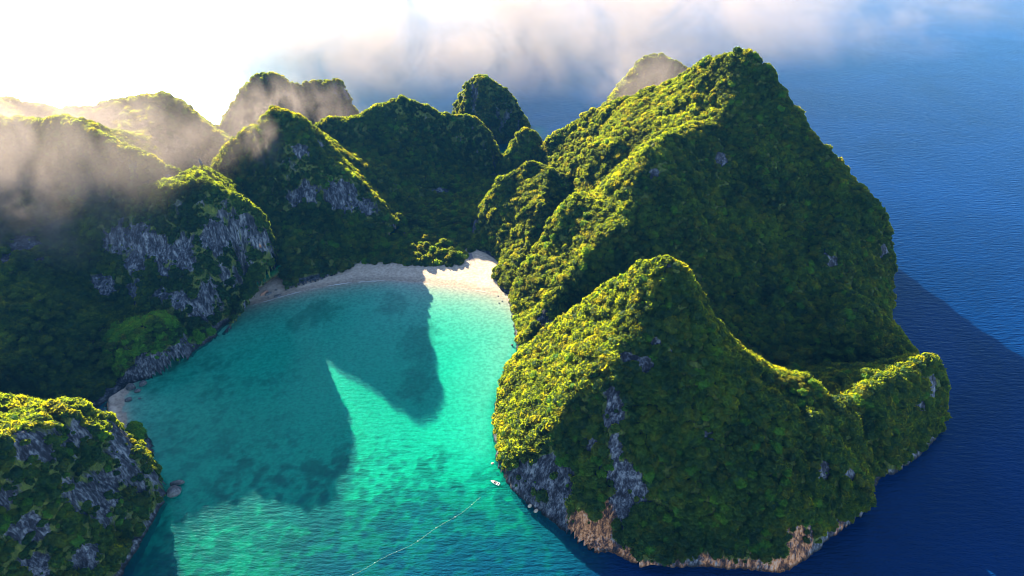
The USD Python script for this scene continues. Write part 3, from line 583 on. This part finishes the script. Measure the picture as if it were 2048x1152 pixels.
def mist(label, centre, radii, density, scale, rotz=0.0, **k):
    m = trimesh.creation.icosphere(3, 1.0)
    p = path('mist')
    pr = usdkit.mesh(stage, p, m, mist_mat(p.split('/')[-1] + '_air', density, scale, **k))
    pr.AddTranslateOp().Set(tuple(map(float, centre))); pr.AddRotateZOp().Set(rotz); pr.AddScaleOp().Set(tuple(map(float, radii)))
    tag(pr.GetPrim(), label, 'mist', kind='stuff')

mist('long bank of pale low cloud over the sea along the top', (-150, 1560, 90), (1350, 470, 125), 0.0065, 0.0048, rotz=-4, cover=0.48, stretch=(1.3, 0.6, 1.5))
mist('thin lilac-grey veil of mist low over the sea behind the rock islands', (-130, 1190, 62), (620, 150, 85), 0.0045, 0.009, cover=0.42, stretch=(1.4, 0.7, 1.2))
mist('thick sunlit mist pouring over the range on the left', (-520, 550, 98), (275, 78, 108), 0.026, 0.018, cover=0.48, stretch=(1, 1, 0.8))
mist('thin brown veil of mist over the skyline of the left range', (-470, 665, 105), (260, 60, 78), 0.019, 0.02, cover=0.46)
mist('thin mist drifting across the two rocks behind the pointed peak', (-300, 885, 66), (130, 40, 55), 0.014, 0.026, cover=0.5, stretch=(1.4, 1, 0.7))
mist('thin wisp of mist trailing down the pointed middle peak', (-243, 640, 104), (24, 10, 48), 0.036, 0.07, cover=0.49, stretch=(1.3, 1, 0.5))
mist('soft mist wrapping the hill behind the tallest mountain', (165, 815, 122), (95, 32, 52), 0.016, 0.026, cover=0.48)
haze = trimesh.creation.box(bounds=[(-14000, -6000, -61), (14000, 40000, 400)])
pr = usdkit.mesh(stage, path('haze'), haze, mat('haze_air', {'v': ('principled_volume', {'color': (0.07, 0.36, 1.0), 'density': 0.000013, 'anisotropy': 0.3})}, [], volume='v.volume'))
tag(pr.GetPrim(), 'thin bluish sea haze over the whole view', 'haze', kind='stuff')
#=====AIR-END

# ------------------------------------------------------------------ single trees that stand out of the canopy
def tree_parts(seed, spread, tall):
    r = np.random.default_rng(seed)
    tr = [limb([(0, 0, -1.0), (0.1, 0.05, tall * 0.35), (0.0, 0.2, tall * 0.72)], [0.34, 0.24, 0.13])]
    v, f = [], []
    for q in range(7):
        a = q * 2.4 + r.uniform(-0.3, 0.3)
        d = spread * (0.0 if q == 0 else r.uniform(0.42, 0.62))
        c = np.array([math.cos(a) * d, math.sin(a) * d, tall * (0.92 if q == 0 else r.uniform(0.62, 0.84))])
        cv, cf = clump(seed * 10 + q, leaves=110, flat=0.72, leaf=0.26)
        f.append(cf + sum(len(x) for x in v)); v.append(cv * spread * r.uniform(0.44, 0.58) + c)
        tr.append(limb([(0.0, 0.1, tall * 0.4), tuple(c * [0.6, 0.6, 0.85]), tuple(c)], [0.15, 0.09, 0.04]))
    return trimesh.util.concatenate(tr), (np.vstack(v), np.vstack(f))

def limb(points, radii, sides=6):
    p = np.asarray(points, float)
    out, n = [], len(p)
    for i in range(n):
        t = p[min(i + 1, n - 1)] - p[max(i - 1, 0)]
        t /= np.linalg.norm(t) + 1e-9
        a = np.cross(t, [1, 0, 0] if abs(t[0]) < 0.9 else [0, 1, 0]); a /= np.linalg.norm(a)
        b = np.cross(t, a)
        g = np.arange(sides) * 2 * np.pi / sides
        out.append(p[i] + radii[i] * (np.cos(g)[:, None] * a + np.sin(g)[:, None] * b))
    v = np.vstack(out)
    f = []
    for i in range(n - 1):
        for k in range(sides):
            a, b = i * sides + k, i * sides + (k + 1) % sides
            f += [[a, b, b + sides], [a, b + sides, a + sides]]
    return trimesh.Trimesh(v, f, process=False)

SORTS = []
for q, (sp, ta, lf) in enumerate([(3.4, 6.0, 3), (3.9, 7.0, 1), (3.0, 6.5, 2), (3.6, 5.6, 1)]):
    SORTS.append((tree_parts(40 + q, sp, ta), LEAVES[lf]))
FIRST = {}
def tree(sort, at, scale, rotz, label, group):
    if sort not in FIRST:
        t = thing('jungle_tree', at, rotz)
        UsdGeom.Xformable(t).AddScaleOp().Set((scale,) * 3)
        (tk, cr), lf = SORTS[sort]
        obj('trunk', tk, bark, t)
        obj('crown', cr, lf, t)
        FIRST[sort] = t
    else:
        x = UsdGeom.Xform.Define(stage, path('jungle_tree'))
        x.GetPrim().GetReferences().AddInternalReference(FIRST[sort].GetPath())
        x.GetPrim().SetInstanceable(True)
        x.ClearXformOpOrder()
        x.GetPrim().GetAttribute('xformOp:translate').Set(Gf.Vec3d(*map(float, at)))
        x.GetPrim().GetAttribute('xformOp:rotateZ').Set(float(rotz))
        x.GetPrim().GetAttribute('xformOp:scale').Set(Gf.Vec3f(scale, scale, scale))
        x.SetXformOpOrder([UsdGeom.XformOp(x.GetPrim().GetAttribute('xformOp:' + n)) for n in ('translate', 'rotateZ', 'scale')])
        t = x.GetPrim()
    tag(t, label, 'tree', group)

TONE = ('bright green', 'deep green', 'yellow-olive', 'leafy')
tr = np.random.default_rng(77)
def grove(poly, count, sorts, scale, label, group, apart=9):
    from shapely.geometry import Point, Polygon
    area = Polygon(poly)
    pts = np.array(poly, float)
    got, tries = [], 0
    while len(got) < count and tries < 4000:
        tries += 1
        c = tr.uniform(pts.min(0), pts.max(0))
        if area.contains(Point(c)) and all(np.hypot(*(c - g)) > apart for g in got):
            h = hit(*c, step=1.0)
            if h[2] > 1.0:
                got.append(c)
                z = float(ground([h[0]], [h[1]])[0])
                sc = tr.uniform(*scale)
                so = int(tr.choice(sorts))
                u = (c - pts.min(0)) / (pts.max(0) - pts.min(0))
                size = ('small', 'tall', 'big')[min(2, int(3 * (sc - scale[0]) / (scale[1] - scale[0])))]
                spot = ('upper', 'central', 'lower')[min(2, int(u[1] * 3))] + ' ' + ('left', 'middle', 'right')[min(2, int(u[0] * 3))]
                tree(so, (h[0], h[1], z - 0.4), sc, tr.uniform(0, 360), f'{size} {TONE[so]} tree, {spot} among the {label}', group)

grove([(818, 500), (850, 482), (905, 492), (925, 515), (900, 530), (835, 528)], 22, [0, 2, 1], (1.0, 1.5), 'sunlit grove just behind the beach', 'sunlit trees behind the beach', 10)
grove([(780, 440), (900, 400), (950, 430), (945, 480), (840, 475), (770, 500)], 40, [1, 1, 0], (1.0, 1.6), 'shaded valley forest', 'trees of the valley forest', 11)
grove([(1130, 900), (1220, 930), (1230, 1000), (1190, 1020), (1140, 960)], 16, [0, 1], (0.75, 1.15), 'trees left of the pale rock rib', 'trees on the ledge by the rock rib', 9)
grove([(1230, 1050), (1400, 1030), (1560, 1060), (1540, 1110), (1300, 1110)], 40, [0, 1, 1], (0.75, 1.2), 'trees along the headland foot', 'trees along the foot of the headland', 14)
grove([(1430, 960), (1560, 930), (1600, 1000), (1560, 1050), (1450, 1040)], 26, [0, 1], (0.8, 1.25), 'trees on the lower headland flank', 'trees on the headland flank', 14)
grove([(1280, 700), (1420, 760), (1480, 880), (1380, 950), (1270, 900)], 28, [1, 1, 0], (0.7, 1.1), 'trees on the shaded headland face', 'trees on the headland face', 16)
grove([(1540, 765), (1590, 745), (1635, 765), (1640, 800), (1580, 800)], 14, [2, 0], (0.8, 1.2), 'sunlit trees on the headland knob', 'sunlit trees on the headland knob', 9)
grove([(1620, 690), (1700, 670), (1790, 700), (1770, 760), (1660, 765)], 26, [0, 1, 1], (0.9, 1.45), 'trees in the dark hollow', 'trees in the dark hollow', 12)
grove([(250, 670), (320, 645), (375, 660), (350, 700), (290, 715)], 22, [0, 0, 1], (0.8, 1.2), 'trees capping the rock knoll', 'trees on the rock knoll', 10)
grove([(20, 600), (200, 620), (230, 700), (200, 770), (60, 760)], 36, [1, 1, 1], (0.9, 1.4), 'trees on the dark left slope', 'trees on the left slope', 16)
grove([(20, 900), (160, 860), (260, 950), (200, 1100), (60, 1120)], 26, [1, 0, 1], (0.55, 0.9), 'trees on the lower left headland', 'trees on the lower left headland', 20)

# ------------------------------------------------------------------ rocks along the shore
def boulder(seed, rx, ry, rz):
    m = trimesh.creation.icosphere(3, 1.0)
    v = m.vertices
    r = 0.72 + 0.55 * meshkit.fbm(v * 1.7 + seed * 3.1, 3, seed)
    facet = np.round(v * 2.2) / 2.2
    v = v * r[:, None] * 0.75 + facet * 0.25
    return trimesh.Trimesh(v * [rx, ry, rz], m.faces, process=False)

def rock(px, py, rx, ry, rz, rotz, label, z=0.0, name='boulder', group=None, material=None, seed=None):
    c = Z(px, py, z)
    t = UsdGeom.Xform.Define(stage, path(name)) if False else None
    m = boulder(seed or int(px + py), rx, ry, rz)
    m.apply_transform(trimesh.transformations.rotation_matrix(math.radians(rotz), [0, 0, 1]))
    p = obj(name, m, material or stone_dark, smooth=25)
    UsdGeom.Xformable(p).AddTranslateOp().Set(tuple(map(float, c + [0, 0, rz * 0.15])))
    tag(p, label, 'rock', group)

rock(555, 593, 3.6, 1.9, 1.7, 25, 'large dark boulder at the water line on the left end of the beach', z=0.0)
rock(537, 588, 3.4, 1.5, 1.6, 48, 'long dark boulder higher up the sand beside the red rock slab', z=0.9)
rock(552, 580, 1.4, 0.8, 0.8, 20, 'small dark rock alone on the upper sand at the left beach end', z=1.3)
rock(537, 595, 0.8, 0.7, 0.7, 0, 'tiny dark rock between the two dark boulders on the sand', z=0.6)
rock(572, 580, 0.6, 0.5, 0.5, 0, 'tiny pebble-like rock on the middle of the left beach end', z=1.2)
rust_slab = mat('red_rock', {'geo': ('geometry', {}), 'n': noise(1.2, 4), 'r': ('rgb_ramp', {'ramp': [(0.3, (0.10, 0.045, 0.03)), (0.7, (0.30, 0.16, 0.11))]}), 'p': ('principled_bsdf', {'roughness': 0.9})},
                [('geo.position', 'n.vector'), ('n.fac', 'r.fac'), ('r.color', 'p.base_color')], surface='p.BSDF')
rock(529, 587, 5.0, 0.9, 1.9, 58, 'reddish rock slab leaning at the jungle edge of the beach', z=1.2, material=rust_slab)
rock(257, 800, 2.6, 1.9, 1.9, 30, 'dark square boulder beside the pocket beach', z=0.0)
rock(279, 797, 1.3, 0.9, 0.5, 0, 'flat dark rock awash off the pocket beach', z=-0.1)
rock(262, 776, 3.4, 2.4, 3.4, 10, 'jagged blue-grey rock above the pocket beach', z=0.2)
rock(286, 768, 3.0, 2.2, 2.4, 60, 'broken rock block at the foot of the green knoll', z=0.2)
rock(275, 782, 2.4, 1.8, 1.5, 20, 'low dark rock at the edge of the pocket beach cove', z=0.1)
rock(349, 985, 4.6, 4.2, 4.0, 20, 'blocky dark rock standing in the water off the lower left headland', z=0.0, name='sea_rock')
rock(355, 968, 4.6, 1.4, 3.0, 18, 'thin dark fin of rock just behind the blocky sea rock', z=0.0, name='sea_rock')
rock(1024, 690, 1.0, 0.8, 0.8, 0, 'small dark rock in the shallows under the right-hand cliff', z=0.0)
for a, b, w in ((996, 592, 'right end of the beach'), (1004, 602, 'bright shallows off the beach'), (998, 606, 'pale water off the right beach end')):
    rock(a, b, 0.7, 0.6, 0.5, 0, 'tiny dark rock in the ' + w, z=0.05)
rock(985, 927, 1.2, 0.9, 0.5, 30, 'small pale rock awash off the left corner of the headland', z=0.05, material=beach_mat)
for a, b, w in ((1060, 1012, 'upper'), (1072, 1022, 'lower')):
    rock(a, b, 1.6, 1.1, 1.3, 40, f'{w} of the two pale rocks at the foot of the dark headland cliff', z=0.3, material=beach_mat)
def pinnacle(px, py, y, h, r, label):
    c = Y(px, py, y)
    n, rings = 10, 7
    g = np.random.default_rng(int(px))
    vs, fs = [], []
    for i in range(rings):
        k = i / (rings - 1)
        rr = r * (1 - k) ** 0.6 * (1 + 0.25 * math.sin(k * 9)) + 0.25
        a = np.arange(n) * 2 * np.pi / n
        q = rr * (1 + g.uniform(-0.22, 0.22, n))
        vs.append(np.stack([np.cos(a) * q + 0.8 * math.sin(k * 4), np.sin(a) * q, np.full(n, -h * 0.6 + k * h * 1.6)], 1))
    for i in range(rings - 1):
        for j in range(n):
            a, b = i * n + j, i * n + (j + 1) % n
            fs += [[a, b, b + n], [a, b + n, a + n]]
    top = len(vs) * n
    vs.append(np.array([[0.8 * math.sin(4), 0, h * 1.02]]))
    fs += [[top - n + j, top - n + (j + 1) % n, top] for j in range(n)]
    p = obj('rock_pinnacle', trimesh.Trimesh(np.vstack(vs), fs, process=False), stone_dark, smooth=40)
    UsdGeom.Xformable(p).AddTranslateOp().Set(tuple(map(float, c - [0, 0, h])))
    tag(p, label, 'rock')
pinnacle(432, 248, 935, 14, 4.0, 'slim dark rock needle in the glittering gap beside the misty rocks')
pinnacle(456, 230, 945, 16, 5.0, 'stubby dark pinnacle against the left foot of the misty rocks')
pinnacle(399, 317, 590, 9, 1.6, 'small rock needle on the rim where the bluff meets the pointed peak')
pinnacle(1772, 498, 553, 9, 3.0, 'pale rock tooth on the right-hand edge of the tallest mountain')

# a broken line of foam where the small waves run up the beach
fl = densify([Z(a, b, 0) for a, b in [(505, 611), (522, 605), (545, 598), (580, 588), (620, 579), (660, 571), (700, 565), (740, 562), (780, 561), (850, 566), (900, 571), (950, 579), (1000, 589)]], 1.2)[:, :2]
fd = np.gradient(fl, axis=0); fd /= np.linalg.norm(fd, axis=1, keepdims=True)
fn = np.stack([-fd[:, 1], fd[:, 0]], 1)
wob = (fbm2(fl[:, 0], fl[:, 1], 9, 70, 3) - 0.5) * 3.0
wid = np.clip((fbm2(fl[:, 0], fl[:, 1], 11, 71, 3) - 0.42) * 3.2, 0.02, 0.8)
fv = np.vstack([np.c_[fl + fn * (wob - 0.6)[:, None], np.full(len(fl), 0.06)], np.c_[fl + fn * (wob - 0.6 + wid)[:, None], np.full(len(fl), 0.06)]])
k = np.arange(len(fl) - 1)[:, None]; m_ = len(fl)
foam = mat('foam', {'p': ('principled_bsdf', {'base_color': (0.72, 0.74, 0.74), 'roughness': 0.9})}, [], surface='p.BSDF')
tag(obj('foam_line', (fv, np.vstack([k + [0, 1, m_ + 1], k + [0, m_ + 1, m_]])), foam), 'thin broken line of white foam along the beach', 'foam', kind='stuff')

# ------------------------------------------------------------------ boat, buoy line, boardwalk
paint = lambda name, c, rough=0.35: mat(name, {'p': ('principled_bsdf', {'base_color': c, 'roughness': rough})}, [], surface='p.BSDF')
white_paint, deck_paint, dark_paint, engine_paint = paint('boat_white', (0.72, 0.72, 0.70)), paint('boat_deck', (0.55, 0.36, 0.27), 0.6), paint('boat_inside', (0.035, 0.035, 0.05), 0.6), paint('engine_black', (0.02, 0.02, 0.025))
def loft(sections):
    n = len(sections[0])
    v = np.vstack(sections)
    f = [q for i in range(len(sections) - 1) for j in range(n - 1) for q in ([i * n + j, i * n + j + 1, (i + 1) * n + j + 1], [i * n + j, (i + 1) * n + j + 1, (i + 1) * n + j])]
    return trimesh.Trimesh(v, f, process=False)
L, B = 7.6, 2.6
st = np.linspace(0, 1, 15)
half = lambda u: B / 2 * np.clip(1 - max(0, (u - 0.45) / 0.55) ** 2.2, 0.02, 1)
sheer = lambda u: 0.75 + 0.45 * u ** 2
boat_at = Z(990, 966, 0.0)
boat = thing('motorboat', boat_at, 152)
UsdGeom.Xformable(boat).AddScaleOp().Set((0.86, 0.86, 0.86))
hull = loft([np.array([[u * L - L / 2, half(u), sheer(u)], [u * L - L / 2, half(u) * 0.93, 0.25], [u * L - L / 2, half(u) * 0.5, -0.28 + 0.3 * u ** 3], [u * L - L / 2, 0, -0.4 + 0.5 * u ** 3], [u * L - L / 2, -half(u) * 0.5, -0.28 + 0.3 * u ** 3], [u * L - L / 2, -half(u) * 0.93, 0.25], [u * L - L / 2, -half(u), sheer(u)]]) for u in st])
obj('hull', hull, white_paint, boat, smooth=30)
rim = trimesh.util.concatenate([limb([(u * L - L / 2, sd * half(u), sheer(u)) for u in st], [0.11] * 15, 6) for sd in (1, -1)])
obj('gunwale', rim, white_paint, boat)
dk = [u for u in st if u >= 0.55]
obj('bow_deck', loft([np.array([[u * L - L / 2, half(u) * 0.94 * w, sheer(u) - 0.04 + 0.06 * (1 - abs(w))] for w in (1, 0.5, 0, -0.5, -1)]) for u in dk]), deck_paint, boat)
obj('cockpit_floor', loft([np.array([[u * L - L / 2, half(u) * 0.9 * w, 0.22] for w in (1, 0, -1)]) for u in st if u <= 0.6]), dark_paint, boat)
for x in (-1.9, -0.5):
    b = trimesh.creation.box((0.5, 2.2, 0.14)); b.apply_translation((x, 0, 0.55)); obj('bench', b, white_paint if x < -1 else deck_paint, boat)
tb = trimesh.creation.box((0.28, 2.5, 1.0)); tb.apply_translation((-L / 2 + 0.05, 0, 0.35)); obj('transom', tb, white_paint, boat)
ws = trimesh.creation.box((0.08, 1.9, 0.55)); ws.apply_transform(trimesh.transformations.rotation_matrix(-0.4, [0, 1, 0])); ws.apply_translation((0.55, 0, 1.15)); obj('windscreen', ws, dark_paint, boat)
eng = trimesh.util.concatenate([trimesh.creation.box((0.5, 0.42, 0.55), trimesh.transformations.translation_matrix((-L / 2 - 0.35, 0, 0.95))), trimesh.creation.box((0.22, 0.2, 1.3), trimesh.transformations.translation_matrix((-L / 2 - 0.38, 0, 0.2)))])
obj('outboard_engine', eng, engine_paint, boat)
tag(boat, 'small white open motorboat with pinkish bow deck moored by the headland corner', 'boat')

a, b = Z(684, 1158, 0)[:2], Z(962, 996, 0)[:2]
line = thing('buoy_line', (*a, 0.0))
nb = 64
curve = [a + (b - a) * k + np.array([b[1] - a[1], a[0] - b[0]]) / np.linalg.norm(b - a) * (3.5 * math.sin(k * math.pi) + 0.7 * math.sin(k * 17)) for k in np.linspace(0, 1, nb)]
obj('rope', limb([(c[0] - a[0], c[1] - a[1], 0.05) for c in curve], [0.03] * nb, 4), paint('rope_pale', (0.3, 0.36, 0.28), 0.8), line)
float_mat = paint('float_white', (0.5, 0.48, 0.38), 0.5)
for k, c in enumerate(curve):
    m = trimesh.creation.icosphere(1, 0.26 if k % 9 == 4 else 0.11); m.apply_scale((1.3, 1.0, 0.9)); m.apply_translation((c[0] - a[0], c[1] - a[1], 0.12)); obj('float', m, float_mat, line)
tag(line, 'long line of small white floats on a rope across the mouth of the bay', 'buoy line')

w0, w1 = Z(945, 528, 1.9), Z(938, 508, 2.9)
walk = thing('boardwalk', w0, 0)
wood = mat('grey_wood', {'o': ('object_info', {}), 'geo': ('geometry', {}), 'n': noise(2.0, 3), 'r': ('rgb_ramp', {'ramp': [(0.3, (0.10, 0.085, 0.10)), (0.7, (0.19, 0.16, 0.18))]}), 'p': ('principled_bsdf', {'roughness': 0.85})}, [('geo.position', 'n.vector'), ('n.fac', 'r.fac'), ('r.color', 'p.base_color')], surface='p.BSDF')
dv = w1 - w0; ln = np.linalg.norm(dv); ang = math.atan2(dv[1], dv[0])
npk = 26
for k in range(npk):
    u = (k + 0.5) / npk
    m = trimesh.creation.box((ln / npk * 0.86, 5.2, 0.12)); m.apply_transform(trimesh.transformations.rotation_matrix(ang, [0, 0, 1])); m.apply_translation(dv * u + [0, 0, 0.35 + 0.03 * (k % 3)]); obj('plank', m, wood, walk)
for sd in (1, -1):
    nrm = np.array([-math.sin(ang), math.cos(ang), 0]) * 2.45 * sd
    obj('handrail', limb([tuple(dv * u + nrm + [0, 0, 1.3]) for u in (0, 0.5, 1)], [0.08] * 3), wood, walk)
    for u in (0.02, 0.35, 0.68, 0.98):
        obj('post', limb([tuple(dv * u + nrm + [0, 0, z]) for z in (-0.6, 1.35)], [0.09, 0.09]), wood, walk)
tag(walk, 'grey wooden boardwalk climbing from the beach into the trees beside the cliff', 'boardwalk')
#=====END
